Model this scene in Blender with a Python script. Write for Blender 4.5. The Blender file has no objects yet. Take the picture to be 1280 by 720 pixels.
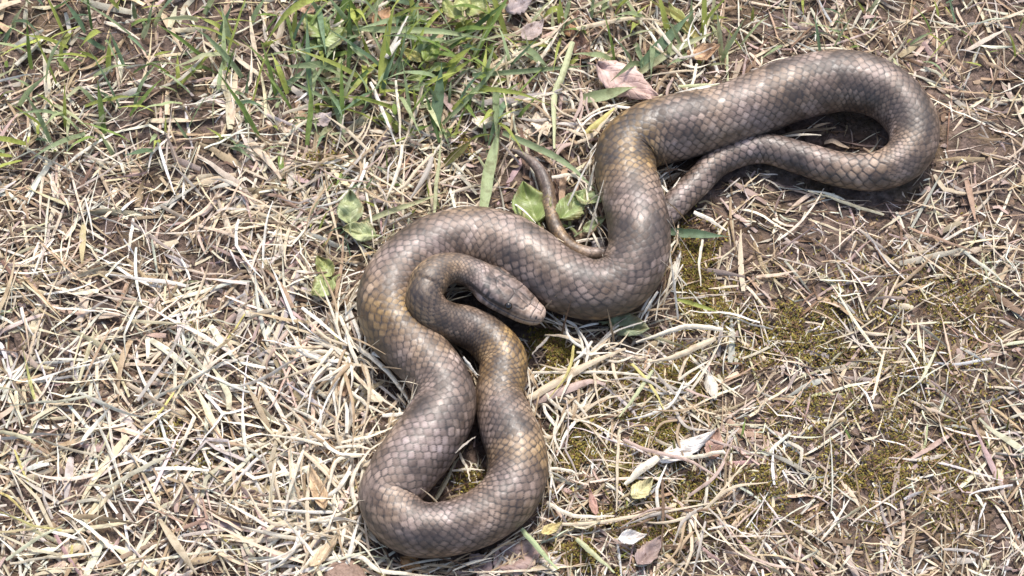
import bpy, math, random
import numpy as np
from mathutils import Vector

# ------------------------------------------------------------------ camera, world, sun, exposure
scene = bpy.context.scene
COL = scene.collection
PITCH = math.radians(60)          # looking down at the ground
DIST = 0.80                       # metres from lens to the ground at the centre of the view
WIDE = 0.30                       # metres of ground across the view
TANH = (WIDE / 2) / DIST
U = WIDE / 1280.0                 # metres per photo pixel at the centre of the view

cam = bpy.data.cameras.new('camera')
cam.sensor_width = 36.0
cam.lens = 18.0 / TANH
cam.clip_start = 0.01
cam.clip_end = 200.0
camo = bpy.data.objects.new('camera', cam)
COL.objects.link(camo)
CAM = np.array([0.0, -DIST * math.cos(PITCH), DIST * math.sin(PITCH)])
camo.location = CAM
camo.rotation_euler = (math.pi / 2 - PITCH, 0, 0)
scene.camera = camo

SUN_ELEV, SUN_AZ = math.radians(59), math.radians(12)    # azimuth from +Y (away from the camera) towards +X
world = bpy.data.worlds.new('World')
scene.world = world
world.use_nodes = True
wn = world.node_tree
sky = wn.nodes.new('ShaderNodeTexSky')
sky.sky_type = 'NISHITA'
sky.sun_disc = False
sky.sun_elevation = SUN_ELEV
sky.sun_rotation = SUN_AZ
sky.air_density = 1.0
sky.dust_density = 3.0
bgn = wn.nodes['Background']
bgn.inputs['Strength'].default_value = 0.15
wn.links.new(sky.outputs[0], bgn.inputs['Color'])

sl = bpy.data.lights.new('sun', 'SUN')
sl.energy = 2.9
sl.angle = math.radians(11.0)
sl.color = (1.0, 0.955, 0.90)
slo = bpy.data.objects.new('sun', sl)
COL.objects.link(slo)
sdir = Vector((math.sin(SUN_AZ) * math.cos(SUN_ELEV), math.cos(SUN_AZ) * math.cos(SUN_ELEV), math.sin(SUN_ELEV)))
slo.rotation_euler = sdir.to_track_quat('Z', 'Y').to_euler()
slo.location = sdir * 2.0

scene.view_settings.view_transform = 'Standard'
scene.view_settings.look = 'None'
scene.view_settings.exposure = 0.72
scene.view_settings.gamma = 1.0

rng = np.random.RandomState(7)

# ------------------------------------------------------------------ helpers
S_, C_ = math.sin(PITCH), math.cos(PITCH)
FWD = np.array([0, C_, -S_]); UPV = np.array([0, S_, C_])


def W(px, py, zpx=0.0):
    """photo pixel -> world point on the plane z = zpx pixels"""
    px = np.asarray(px, float); py = np.asarray(py, float); z = np.asarray(zpx, float) * U
    a = (px - 640) / 640 * TANH; b = (360 - py) / 640 * TANH
    d = FWD + a[..., None] * np.array([1.0, 0, 0]) + b[..., None] * UPV
    t = (z - CAM[2]) / d[..., 2]
    return CAM + d * t[..., None]


def catmull(P, n):
    """n samples along a centripetal-free Catmull-Rom through the rows of P, evenly by chord length"""
    P = np.asarray(P, float)
    if len(P) == 2:
        t = np.linspace(0, 1, n)[:, None]
        return P[0] * (1 - t) + P[1] * t
    Q = np.vstack([2 * P[0] - P[1], P, 2 * P[-1] - P[-2]])
    out = []
    for i in range(len(P) - 1):
        p0, p1, p2, p3 = Q[i:i + 4]
        m = 40
        t = np.linspace(0, 1, m, endpoint=(i == len(P) - 2))[:, None]
        out.append(0.5 * ((2 * p1) + (-p0 + p2) * t + (2 * p0 - 5 * p1 + 4 * p2 - p3) * t ** 2 + (-p0 + 3 * p1 - 3 * p2 + p3) * t ** 3))
    D = np.vstack(out)
    seg = np.linalg.norm(np.diff(D[:, :3], axis=0), axis=1)
    s = np.concatenate([[0], np.cumsum(seg)])
    tt = np.linspace(0, s[-1], n)
    return np.stack([np.interp(tt, s, D[:, k]) for k in range(D.shape[1])], 1)


def hash2(ix, iy, seed=0):
    v = np.sin(ix * 127.1 + iy * 311.7 + seed * 74.7) * 43758.5453
    return v - np.floor(v)


def vnoise(x, y, seed=0):
    ix, iy = np.floor(x), np.floor(y)
    fx, fy = x - ix, y - iy
    fx = fx * fx * (3 - 2 * fx); fy = fy * fy * (3 - 2 * fy)
    a = hash2(ix, iy, seed); b = hash2(ix + 1, iy, seed); c = hash2(ix, iy + 1, seed); d = hash2(ix + 1, iy + 1, seed)
    return (a * (1 - fx) + b * fx) * (1 - fy) + (c * (1 - fx) + d * fx) * fy


def smooth(a, b, x):
    t = np.clip((x - a) / (b - a), 0, 1)
    return t * t * (3 - 2 * t)


def mesh_np(name, verts, quads, attrs=None, mat=None, smooth_shade=True, tris=None):
    me = bpy.data.meshes.new(name)
    verts = np.asarray(verts, np.float32)
    quads = np.asarray(quads, np.int32).reshape(-1, 4)
    tris = np.zeros((0, 3), np.int32) if tris is None else np.asarray(tris, np.int32).reshape(-1, 3)
    me.vertices.add(len(verts))
    me.vertices.foreach_set('co', verts.ravel())
    loops = np.concatenate([quads.ravel(), tris.ravel()])
    me.loops.add(len(loops))
    me.loops.foreach_set('vertex_index', loops)
    nq, nt = len(quads), len(tris)
    me.polygons.add(nq + nt)
    st = np.concatenate([np.arange(nq) * 4, nq * 4 + np.arange(nt) * 3]).astype(np.int32)
    me.polygons.foreach_set('loop_start', st)
    me.polygons.foreach_set('use_smooth', np.full(nq + nt, smooth_shade, bool))
    me.update(calc_edges=True)
    me.validate()
    for k, v in (attrs or {}).items():
        v = np.asarray(v, np.float32)
        if v.ndim == 1:
            a = me.attributes.new(k, 'FLOAT', 'POINT'); a.data.foreach_set('value', v)
        elif v.shape[1] == 3:
            a = me.attributes.new(k, 'FLOAT_COLOR', 'POINT')
            a.data.foreach_set('color', np.hstack([v, np.ones((len(v), 1), np.float32)]).astype(np.float32).ravel())
        else:
            a = me.attributes.new(k, 'FLOAT2', 'POINT'); a.data.foreach_set('vector', v.ravel())
    if mat: me.materials.append(mat)
    return me


def link(name, me, label=None, cat=None, group=None, kind=None, parent=None):
    o = bpy.data.objects.new(name, me)
    COL.objects.link(o)
    if label: o['label'] = label
    if cat: o['category'] = cat
    if group: o['group'] = group
    if kind: o['kind'] = kind
    if parent: o.parent = parent
    return o


def recentre(o):
    """origin at the thing's own base"""
    me = o.data
    n = len(me.vertices)
    co = np.empty(n * 3, np.float32); me.vertices.foreach_get('co', co)
    co = co.reshape(-1, 3)
    c = np.array([(co[:, 0].min() + co[:, 0].max()) / 2, (co[:, 1].min() + co[:, 1].max()) / 2, co[:, 2].min()])
    me.vertices.foreach_set('co', (co - c).astype(np.float32).ravel())
    o.location = c
    return o


# ------------------------------------------------------------------ materials
class N:
    def __init__(s, name):
        s.m = bpy.data.materials.new(name); s.m.use_nodes = True
        s.t = s.m.node_tree; s.b = s.t.nodes['Principled BSDF']

    def n(s, typ, **kw):
        nd = s.t.nodes.new(typ)
        for k, v in kw.items():
            if k in nd.inputs: nd.inputs[k].default_value = v
            else: setattr(nd, k, v)
        return nd

    def l(s, a, b): s.t.links.new(a, b)

    def attr(s, nm): return s.n('ShaderNodeAttribute', attribute_name=nm)

    def mix(s, f, a, b, mode='MIX'):
        m = s.n('ShaderNodeMix', data_type='RGBA', blend_type=mode)
        for sock, v in ((m.inputs[0], f), (m.inputs[6], a), (m.inputs[7], b)):
            if hasattr(v, 'links'): s.l(v, sock)
            elif isinstance(v, (int, float)): sock.default_value = v
            else: sock.default_value = (*v, 1)
        return m.outputs[2]

    def math(s, op, a, b=0.0, c=0.0):
        m = s.n('ShaderNodeMath', operation=op)
        for i, v in enumerate((a, b, c)):
            if hasattr(v, 'links'): s.l(v, m.inputs[i])
            else: m.inputs[i].default_value = v
        return m.outputs[0]

    def noise(s, scale, detail=4, rough=0.55, vec=None):
        nd = s.n('ShaderNodeTexNoise'); nd.inputs['Scale'].default_value = scale
        nd.inputs['Detail'].default_value = detail; nd.inputs['Roughness'].default_value = rough
        if vec is not None: s.l(vec, nd.inputs['Vector'])
        return nd

    def ramp(s, f, stops):
        r = s.n('ShaderNodeValToRGB')
        el = r.color_ramp.elements
        while len(el) < len(stops): el.new(0.5)
        for e, (p, c) in zip(el, stops): e.position = p; e.color = (*c, 1)
        s.l(f, r.inputs[0]); return r.outputs[0]

    def bump(s, h, dist, strength=1.0):
        b = s.n('ShaderNodeBump'); b.inputs['Distance'].default_value = dist; b.inputs['Strength'].default_value = strength
        s.l(h, b.inputs['Height']); s.l(b.outputs[0], s.b.inputs['Normal'])


def obj_coords(k):
    return k.n('ShaderNodeNewGeometry').outputs['Position']


def mat_ground():
    k = N('soil')
    p = obj_coords(k)
    n1 = k.noise(45, 5, .6, p); n2 = k.noise(420, 5, .65, p); n3 = k.noise(1500, 3, .7, p)
    v = k.n('ShaderNodeTexVoronoi'); v.inputs['Scale'].default_value = 700; k.l(p, v.inputs['Vector'])
    base = k.ramp(n2.outputs[0], [(.28, (.022, .014, .010)), (.42, (.085, .056, .042)), (.56, (.18, .125, .098)), (.75, (.34, .25, .205))])
    moss = k.ramp(n3.outputs[0], [(.3, (.040, .027, .008)), (.7, (.22, .15, .045))])
    mf = k.ramp(n1.outputs[0], [(.52, (0, 0, 0)), (.62, (1, 1, 1))])
    c = k.mix(k.math('MULTIPLY', mf, .5), base, moss)
    c = k.mix(.35, c, k.ramp(v.outputs['Color'], [(.2, (.02, .012, .009)), (.8, (.19, .13, .10))]))
    k.l(c, k.b.inputs['Base Color']); k.b.inputs['Roughness'].default_value = .95
    h = k.math('ADD', n2.outputs[0], k.math('MULTIPLY', n3.outputs[0], .5))
    k.bump(h, .0016, .9)
    return k.m


def mat_straw(name='dry_straw', trans=.15, rough=.55):
    k = N(name)
    a = k.attr('tint'); uv = k.attr('along')
    mp = k.n('ShaderNodeMapping'); mp.inputs['Scale'].default_value = (14, 1.2, 1); k.l(uv.outputs['Vector'], mp.inputs[0])
    n1 = k.noise(3.0, 4, .65, mp.outputs[0])
    p = obj_coords(k); n2 = k.noise(330, 4, .6, p)
    f = k.ramp(n1.outputs[0], [(.25, (.58, .55, .52)), (.75, (1.18, 1.16, 1.12))])
    c = k.mix(1.0, a.outputs['Color'], f, 'MULTIPLY')
    blot = k.ramp(n2.outputs[0], [(.32, (.52, .46, .40)), (.5, (1, 1, 1))])
    c = k.mix(.75, c, blot, 'MULTIPLY')
    k.l(c, k.b.inputs['Base Color']); k.b.inputs['Roughness'].default_value = rough
    k.b.inputs['Specular IOR Level'].default_value = .35
    tr = k.n('ShaderNodeBsdfTranslucent'); k.l(c, tr.inputs[0])
    ms = k.n('ShaderNodeMixShader'); ms.inputs[0].default_value = trans
    k.l(k.b.outputs[0], ms.inputs[1]); k.l(tr.outputs[0], ms.inputs[2])
    k.l(ms.outputs[0], k.t.nodes['Material Output'].inputs[0])
    k.bump(n1.outputs[0], .00012, .8)
    return k.m


def mat_leaf(name, dry):
    k = N(name)
    a = k.attr('tint'); uv = k.attr('along')
    sx = k.n('ShaderNodeSeparateXYZ'); k.l(uv.outputs['Vector'], sx.inputs[0])
    x = k.math('ABSOLUTE', sx.outputs[0])
    # side veins slant forward from the midrib
    w = k.math('SINE', k.math('MULTIPLY', k.math('SUBTRACT', sx.outputs[1], k.math('MULTIPLY', x, .35)), 42.0))
    vein = k.math('POWER', k.math('ADD', k.math('MULTIPLY', w, .5), .5), 8.0)
    rib = k.math('LESS_THAN', x, .055)
    vv = k.math('MAXIMUM', k.math('MULTIPLY', vein, .55), rib)
    p = obj_coords(k); n = k.noise(260, 5, .6, p); n3 = k.noise(900, 3, .6, p)
    f = k.ramp(n.outputs[0], [(.3, (.6, .55, .5)), (.62, (1.12, 1.1, 1.08))])
    c = k.mix(1.0, a.outputs['Color'], f, 'MULTIPLY')
    c = k.mix(k.math('MULTIPLY', vv, .38 if not dry else .3), c, (.50, .55, .25) if not dry else (.30, .20, .15))
    sp = k.ramp(n3.outputs[0], [(.30, (.45, .35, .28)), (.42, (1, 1, 1))])
    c = k.mix(.8 if dry else .4, c, sp, 'MULTIPLY')
    k.l(c, k.b.inputs['Base Color']); k.b.inputs['Roughness'].default_value = .6 if dry else .42
    tr = k.n('ShaderNodeBsdfTranslucent'); k.l(c, tr.inputs[0])
    ms = k.n('ShaderNodeMixShader'); ms.inputs[0].default_value = .12 if dry else .3
    k.l(k.b.outputs[0], ms.inputs[1]); k.l(tr.outputs[0], ms.inputs[2])
    k.l(ms.outputs[0], k.t.nodes['Material Output'].inputs[0])
    k.bump(k.math('ADD', k.math('MULTIPLY', vv, -.6), n.outputs[0]), .0004, .7)
    return k.m


def mat_stone(name, c0, c1):
    k = N(name); p = obj_coords(k); n = k.noise(260, 6, .65, p); n2 = k.noise(1600, 3, .6, p)
    c = k.ramp(n.outputs[0], [(.3, c0), (.7, c1)])
    c = k.mix(.6, c, k.ramp(n2.outputs[0], [(.35, (.5, .45, .4)), (.55, (1, 1, 1))]), 'MULTIPLY')
    k.l(c, k.b.inputs['Base Color']); k.b.inputs['Roughness'].default_value = .8
    k.bump(k.math('ADD', n.outputs[0], n2.outputs[0]), .0006, .7)
    return k.m


def mat_snake():
    k = N('snake_skin')
    edge = k.attr('edge'); tone = k.attr('tone'); gold = k.attr('gold'); dark = k.attr('dark')
    p = obj_coords(k)
    n1 = k.noise(160, 4, .6, p); n2 = k.noise(1900, 3, .7, p); n3 = k.noise(60, 3, .5, p)
    c = k.ramp(tone.outputs['Fac'], [(.0, (.050, .033, .025)), (.40, (.142, .104, .088)), (.75, (.265, .205, .186)), (1, (.41, .335, .32))])
    g = k.ramp(tone.outputs['Fac'], [(.0, (.050, .028, .010)), (.45, (.140, .082, .028)), (1, (.40, .262, .100))])
    gf = k.math('MULTIPLY', gold.outputs['Fac'], 1.0)
    gf = k.math('ADD', gf, k.math('MULTIPLY', k.math('SUBTRACT', n3.outputs[0], .5), 1.6))
    gc = k.n('ShaderNodeClamp'); k.l(gf, gc.inputs[0])
    c = k.mix(gc.outputs[0], c, g)
    mott = k.ramp(n1.outputs[0], [(.36, (.52, .47, .41)), (.47, (.85, .82, .78)), (.62, (1.16, 1.15, 1.14))])
    c = k.mix(1.0, c, mott, 'MULTIPLY')
    fine = k.ramp(n2.outputs[0], [(.30, (.68, .64, .60)), (.55, (1.04, 1.03, 1.03))])
    c = k.mix(.7, c, fine, 'MULTIPLY')
    c = k.mix(dark.outputs['Fac'], c, (.020, .014, .012))
    c = k.mix(edge.outputs['Fac'], c, (.026, .018, .014))
    n4 = k.noise(520, 5, .7, p)
    dust = k.ramp(n4.outputs[0], [(.58, (0, 0, 0)), (.74, (.45, .45, .45))])
    c = k.mix(dust, c, (.30, .235, .18))
    k.l(c, k.b.inputs['Base Color'])
    r = k.math('ADD', k.math('MULTIPLY', n2.outputs[0], .30), .37)
    gl = k.attr('glint'); r = k.math('ADD', r, k.math('MULTIPLY', k.math('SUBTRACT', gl.outputs['Fac'], .5), .20))
    k.l(r, k.b.inputs['Roughness'])
    k.b.inputs['Specular IOR Level'].default_value = .72
    k.bump(n2.outputs[0], .00012, .5)
    return k.m


M_GROUND = mat_ground()
M_STRAW = mat_straw()
M_GREEN = mat_straw('green_blade', .42, .42)
M_DRYLEAF = mat_leaf('dead_leaf', True)
M_LEAF = mat_leaf('green_leaf', False)
M_SNAKE = mat_snake()
M_MOSS = mat_straw('moss_tips', .2, .7)

TINT = dict(
    cream=(.68, .58, .43), pale=(.80, .74, .61), white=(.86, .83, .75), tan=(.46, .35, .23), brown=(.21, .135, .085), umber=(.10, .065, .045),
    grey=(.50, .46, .41), pink=(.52, .40, .35), gold=(.55, .42, .18), lime=(.46, .53, .14), green=(.25, .36, .10), deep=(.12, .20, .065),
    teal=(.21, .32, .19), sage=(.35, .45, .25), mint=(.47, .57, .31), palegreen=(.56, .60, .36), yellow=(.62, .56, .22), olive=(.17, .17, .055))

# ------------------------------------------------------------------ ground (structure)
def ground_z(x, y):
    h = (vnoise(x * 40, y * 40, 1) - .5) * .0040 + (vnoise(x * 110, y * 110, 2) - .5) * .0024 + (vnoise(x * 330, y * 330, 3) - .5) * .0013
    return h - .0012


g1 = np.concatenate([-np.geomspace(.34, 30, 40)[::-1], np.linspace(-.335, .335, 560), np.geomspace(.34, 30, 40)])
g2 = np.concatenate([-np.geomspace(.26, 30, 40)[::-1], np.linspace(-.256, .256, 430), np.geomspace(.26, 30, 40)])
GX, GY = np.meshgrid(g1, g2)
gv = np.stack([GX.ravel(), GY.ravel(), ground_z(GX, GY).ravel()], 1)
nx, ny = len(g1), len(g2)
ii = (np.arange(ny - 1)[:, None] * nx + np.arange(nx - 1)[None, :]).ravel()
gq = np.stack([ii, ii + 1, ii + nx + 1, ii + nx], 1)
link('ground', mesh_np('ground', gv, gq, None, M_GROUND), kind='structure')

# ------------------------------------------------------------------ the snake
# centre line from the snout to the tail tip: photo x, photo y, half width (photo px), centre height (photo px)
PATH = [
    (681, 397, 3, 43), (661, 388, 15, 46), (636, 370, 23, 52), (611, 354, 25, 58), (590, 341, 19, 64), (570, 335, 18, 70), (548, 340, 20, 76),
    (535, 355, 22, 78), (531, 373, 24, 74), (540, 391, 25, 62), (560, 402, 25.5, 48), (585, 409, 26.5, 37), (610, 424, 28.5, 31), (629, 449, 30, 30),
    (627, 474, 30, 30), (624, 499, 31, 31), (634, 532, 36, 35), (645, 562, 38, 37), (647, 592, 38, 37), (635, 621, 37.5, 37), (603, 646, 35.5, 35),
    (560, 661, 35, 35), (522, 661, 35.5, 35), (496, 645, 37, 36), (486, 620, 38, 37), (497, 598, 41, 40), (516, 572, 43, 42), (540, 540, 43, 42), (556, 508, 40, 39),
    (552, 480, 38, 37), (532, 451, 38, 37), (506, 424, 39, 38), (488, 396, 40, 39), (488, 365, 41, 40), (508, 335, 41.5, 40), (545, 309, 41.5, 40), (585, 300, 42, 40),
    (625, 306, 42.5, 41), (660, 325, 43, 42), (697, 348, 41, 40), (740, 362, 38.5, 38), (776, 352, 38.5, 40), (796, 323, 39, 48), (799, 287, 39, 54), (791, 247, 38.5, 47),
    (782, 213, 38.5, 41), (786, 187, 39, 39), (810, 169, 41, 40), (850, 158, 42, 41), (901, 146, 39, 41), (950, 128, 40, 41), (1005, 108, 40, 39), (1060, 101, 39, 38),
    (1110, 117, 36, 35), (1140, 153, 33, 32), (1136, 192, 29, 28), (1100, 214, 25, 24), (1050, 212, 22, 21), (1000, 197, 20.5, 19), (950, 185, 19.5, 17), (901, 200, 18.5, 16),
    (868, 232, 18, 15), (838, 262, 17, 14), (805, 296, 12.5, 10), (775, 313, 9.8, 9), (744, 318, 9.6, 11), (721, 313, 9.6, 12), (704, 300, 9.4, 12), (692, 278, 9.2, 11), (687, 254, 9.0, 11),
    (683, 231, 8.4, 12), (674, 212, 7.4, 14), (660, 198, 5.2, 16), (647, 190, 3.4, 17), (639, 187, 1.2, 17)]
PATH = np.array(PATH, float)
P3 = W(PATH[:, 0], PATH[:, 1], PATH[:, 3])
depth = (P3 - CAM) @ FWD
rad = PATH[:, 2] * U * depth / DIST
dense = catmull(np.hstack([P3, rad[:, None]]), 9000)
dl = np.linalg.norm(np.diff(dense[:, :3], axis=0), axis=1)
sl_ = np.concatenate([[0], np.cumsum(dl)])
LEN = sl_[-1]
HEADL = 100 * U
st1 = np.arange(0, HEADL, .75 * U)
st2 = np.arange(HEADL, LEN, 1.45 * U)
S = np.concatenate([st1, st2, [LEN]])
Cn = np.stack([np.interp(S, sl_, dense[:, k]) for k in range(3)], 1)
R = np.interp(S, sl_, dense[:, 3])
# smooth the radius a little
ker = np.hanning(25); ker /= ker.sum()
R = np.convolve(np.pad(R, 12, mode='edge'), ker, 'valid')
# head and neck profile: distance from the snout (px), half width, half height
HP = np.array([(0, .2, .2), (1, 6.4, 4.4), (3, 10.0, 7.0), (6, 12.6, 9.0), (12, 14.9, 11.0), (20, 17.8, 12.6), (30, 21.0, 13.8), (40, 23.4, 15.2), (52, 25.6, 16.2),
               (66, 27.2, 16.8), (80, 26.2, 17.2), (95, 22.0, 17.4), (110, 19.0, 17.4), (128, 19.2, 18.4), (150, 21.5, 21), (175, 24, 23.5)])
sp = S / U
hw = np.where(sp < 175, np.interp(sp, HP[:, 0], HP[:, 1]) * U, R)
hh = np.where(sp < 175, np.interp(sp, HP[:, 0], HP[:, 2]) * U, R)
k2 = np.hanning(9); k2 /= k2.sum()
hw_s = np.convolve(np.pad(hw, 4, mode='edge'), k2, 'valid'); hh_s = np.convolve(np.pad(hh, 4, mode='edge'), k2, 'valid')
bl = smooth(3, 9, sp)
hw = hw * (1 - bl) + hw_s * bl; hh = hh * (1 - bl) + hh_s * bl
hh = np.where(sp > 175, R * .985, hh)
T = np.gradient(Cn, S, axis=0); T /= np.linalg.norm(T, axis=1)[:, None]
Z = np.array([0, 0, 1.0])
SIDE = np.cross(T, Z); SIDE /= np.linalg.norm(SIDE, axis=1)[:, None]
UPN = np.cross(SIDE, T)
ROLL = math.radians(19) * (1 - smooth(85, 150, sp))      # the head is turned a little onto its left side
cr_, sr_ = np.cos(ROLL)[:, None], np.sin(ROLL)[:, None]
toward = 1.0 if (SIDE[60] @ np.array([0, -1.0, 0])) > 0 else -1.0
SIDE, UPN = SIDE * cr_ + UPN * sr_ * toward, UPN * cr_ - SIDE * sr_ * toward
NA = 180
th = np.linspace(-math.pi, math.pi, NA, endpoint=False)
TH = np.broadcast_to(th, (len(S), NA)); SS = np.broadcast_to(sp[:, None], (len(S), NA))
# scale lattice
tail_i = np.argmin(np.abs(np.linalg.norm(Cn - W(1105, 216, 24), axis=1)))
istail = (np.arange(len(S)) >= tail_i)
rowN = np.where(istail, 12.0, 26.0)
Lrel = np.where(istail, .56, .265)
ds = np.gradient(S)
phase = np.cumsum(ds / (np.maximum(R, 3 * U) * Lrel + (sp < 200) * 1.2 * U))
HALF = math.radians(142)
V = (TH + HALF) / (2 * HALF) * rowN[:, None]
PH = np.broadcast_to(phase[:, None], V.shape)
V0, PH0 = V, PH
V = V0 + .36 * (vnoise(PH0 * .55, V0 * .55, 51) - .5); PH = PH0 + .34 * (vnoise(PH0 * .6 + 7, V0 * .6, 52) - .5)
jb = np.round(V)
best = np.full(V.shape, 9.0); second = np.full(V.shape, 9.0)
bi = np.zeros(V.shape); bj = np.zeros(V.shape); ba = np.zeros(V.shape); bb = np.zeros(V.shape)
for dj in (-1, 0, 1):
    j = jb + dj
    off = .5 * np.mod(j, 2)
    for di in (0, 1):
        i = np.floor(PH - off) + di
        a = PH - off - i; b = V - j
        m = ((np.abs(a)) ** 1.9 + (.64 * np.abs(b)) ** 1.9) ** (1 / 1.9) / .55
        better = m < best
        second = np.where(better, best, np.minimum(second, m))
        bi = np.where(better, i, bi); bj = np.where(better, j, bj); ba = np.where(better, a, ba); bb = np.where(better, b, bb)
        best = np.where(better, m, best)
edge_d = second - best
belly = np.abs(TH) > HALF
scut = np.mod(PH, 1.0)
rnd = hash2(bi, bj, 5); rnd2 = hash2(bi, bj, 11); rnd3 = hash2(bi, bj, 17)
headm = 1 - smooth(78, 96, SS)                   # 1 on the head
seam = 1 - smooth(.05, .36, edge_d)
rear = smooth(-.15, .45, ba)                      # free rear edge of each scale
Rr = R[:, None] * Lrel[:, None]
relief = (.010 * (1 - np.clip(best, 0, 1) ** 2) + .018 * ba - .030 * seam) * Rr
relief = np.where(belly, (.05 * scut - .02) * Rr, relief)
tone = np.clip(.46 + .36 * (rnd - .5) + .20 * (1 - best) + .50 * (vnoise(PH * .35, V * .3, 31) - .5), 0, 1)
edgec = np.clip(seam * (.26 + .85 * rear) * (.35 + 1.1 * rnd2 ** 1.5) * (.55 + .9 * vnoise(PH * .25 + 9, V * .25, 33)) * 2.7, 0, 1)
edgec = edgec * (.25 + .75 * smooth(6, 15, R / U))[:, None]
glint = np.where(belly, .5, hash2(bi, bj, 23))
edgec = np.where(belly, .15 * (scut > .85), edgec)
# warm brown stretches (photo places along the body)
gold = np.full(len(S), .22)
for (gx, gy, gr, ga) in ((783, 205, 70, .95), (630, 455, 60, 1.0), (540, 385, 60, .55), (495, 410, 45, .8), (655, 575, 40, .5), (590, 300, 60, .45), (690, 270, 90, .6), (500, 650, 50, .35), (870, 240, 80, .25)):
    c = W(gx, gy, 30)
    d = np.linalg.norm(Cn[:, :2] - c[:2], axis=1)
    gold = np.maximum(gold, ga * np.exp(-(d / (gr * U * .95)) ** 2))
# sparse paired dark flecks of the back and blackish rear tips
Vc = bj - rowN[:, None] / 2
blotch = smooth(.56, .74, vnoise(PH * .26 + 3, np.abs(Vc) * .34, 21)) * (np.abs(Vc) < 9)
darkc = .55 * blotch + .80 * (rnd3 > .87 - .55 * np.clip(gold[:, None] - .25, 0, 1)) * smooth(.05, .45, ba) * (1 - headm)
darkc = np.where(belly, 0, darkc)
# head: plate seams in plan (distance from snout px, lateral fraction of half width)
lat = np.sin(TH); top = np.cos(TH)
X = SS; Y = lat * np.broadcast_to((hw / U)[:, None], SS.shape)
SEAMS = [((5, -6), (5, 6)), ((5, 0), (20, 0)), ((13, -14), (12, 0)), ((12, 0), (13, 14)), ((22, -13), (20, 0)), ((20, 0), (22, 13)),
         ((22, -4.5), (40, -4.0)), ((22, 4.5), (40, 4.0)), ((40, -4), (45, 0)), ((45, 0), (40, 4)), ((22, -13), (22, -4.5)), ((22, 13), (22, 4.5)),
         ((40, -4), (39, -17)), ((40, 4), (39, 17)), ((45, 0), (65, 0)), ((65, 0), (60, 12)), ((65, 0), (60, -12)), ((60, 12), (45, 17)), ((60, -12), (45, -17)),
         ((22, 13), (32, 16)), ((22, -13), (32, -16)), ((62, 12), (76, 16)), ((62, -12), (76, -16)), ((66, 0), (78, 5)), ((66, 0), (78, -5))]
dm = np.full(X.shape, 99.0)
hs = sp < 120
Xh, Yh = X[hs], Y[hs]
dmh = np.full(Xh.shape, 99.0)
for (p, q) in SEAMS:
    p = np.array(p, float) * (1.17, 1); q = np.array(q, float) * (1.17, 1); d = q - p
    t = np.clip(((Xh - p[0]) * d[0] + (Yh - p[1]) * d[1]) / (d @ d), 0, 1)
    dmh = np.minimum(dmh, np.hypot(Xh - p[0] - t * d[0], Yh - p[1] - t * d[1]))
dm[hs] = dmh
hseam = (1 - smooth(.3, 1.3, dm + .9 * (vnoise(X * .8, Y * .8, 41) - .4))) * (top > .05)
# lip line and labial plates on the cheeks
ang = np.degrees(np.abs(TH))
lipang = 88 + 7 * np.sin(np.clip(X, 0, 80) / 80 * 3.0)
lip = (1 - smooth(1.2, 4.5, np.abs(ang - lipang))) * (X > 3) * (X < 78)
lab = ((np.mod(X, 9.5) < 1.0) & (ang > 74) & (ang < 122) & (X > 6) & (X < 82)).astype(float)
# temple stripe from the eye back to the neck
strp = (1 - smooth(5, 13, np.abs(ang - (72 + .12 * (X - 42))))) * smooth(40, 47, X) * (1 - smooth(95, 120, X))
crown = smooth(55, 72, X) * (1 - smooth(84, 100, X)) * smooth(.35, .75, vnoise(X * .22, Y * .22, 9)) * (top > .2)
hrel = (-.45 * hseam - 1.3 * lip - .35 * lab) * U
relief = relief * (1 - headm) + hrel * headm
nost = (1 - smooth(.7, 1.7, np.hypot(X - 9, ang / 10 - 5.6)))
edgec = edgec * (1 - headm) + np.clip(nost + .9 * hseam + 1.0 * lip + .45 * lab, 0, 1) * headm
htone = .62 + .30 * (1 - smooth(10, 36, X)) + .45 * smooth(74, 80, ang) + .55 * (vnoise(X * .35, Y * .35, 44) - .5) + .25 * (vnoise(X * .09 + 7, Y * .12, 4) - .5) + .18 * (ang > lipang)
tone = tone * (1 - headm) + htone * headm
darkc = darkc * (1 - headm) + (.92 * crown + .62 * smooth(.48, .68, vnoise(X * .19 + 5, Y * .19, 19)) * smooth(20, 40, X)) * headm
darkc = np.clip(np.maximum(darkc, .95 * strp), 0, 1)
flank = smooth(55, 125, ang)                      # flanks are warmer and paler brown
goldc = np.clip(gold[:, None] * 1.35 + .30 * flank - .1, 0, 1)
# skin folds on the inner side of the tight bends
lump = 1 + (.05 * (vnoise(SS * .018, TH * .9 + 20, 61) - .5) + .022 * (vnoise(SS * .06, TH * 1.6 + 20, 62) - .5)) * np.sin((TH + math.pi) / 2) ** .5
KV = np.gradient(T, S, axis=0)                     # curvature, smoothed
kk = np.hanning(31); kk /= kk.sum()
KV = np.stack([np.convolve(np.pad(KV[:, i], 15, mode='edge'), kk, 'valid') for i in range(3)], 1)
inner = ((KV * SIDE).sum(1)[:, None] * np.sin(TH) + (KV * UPN).sum(1)[:, None] * np.cos(TH)) * R[:, None]
fold_ph = PH0 * 2 * math.pi / .9 + 2.2 * vnoise(PH0 * .4, TH * 1.3 + 9, 77)
relief = relief + smooth(.38, .85, inner) * (1 - headm) * .045 * R[:, None] * (np.abs(np.sin(fold_ph * .5)) - .6)
rr_w = hw[:, None] * lump + relief; rr_h = hh[:, None] * lump + relief
flat = np.where(TH ** 2 < 100, 1, 1)
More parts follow.
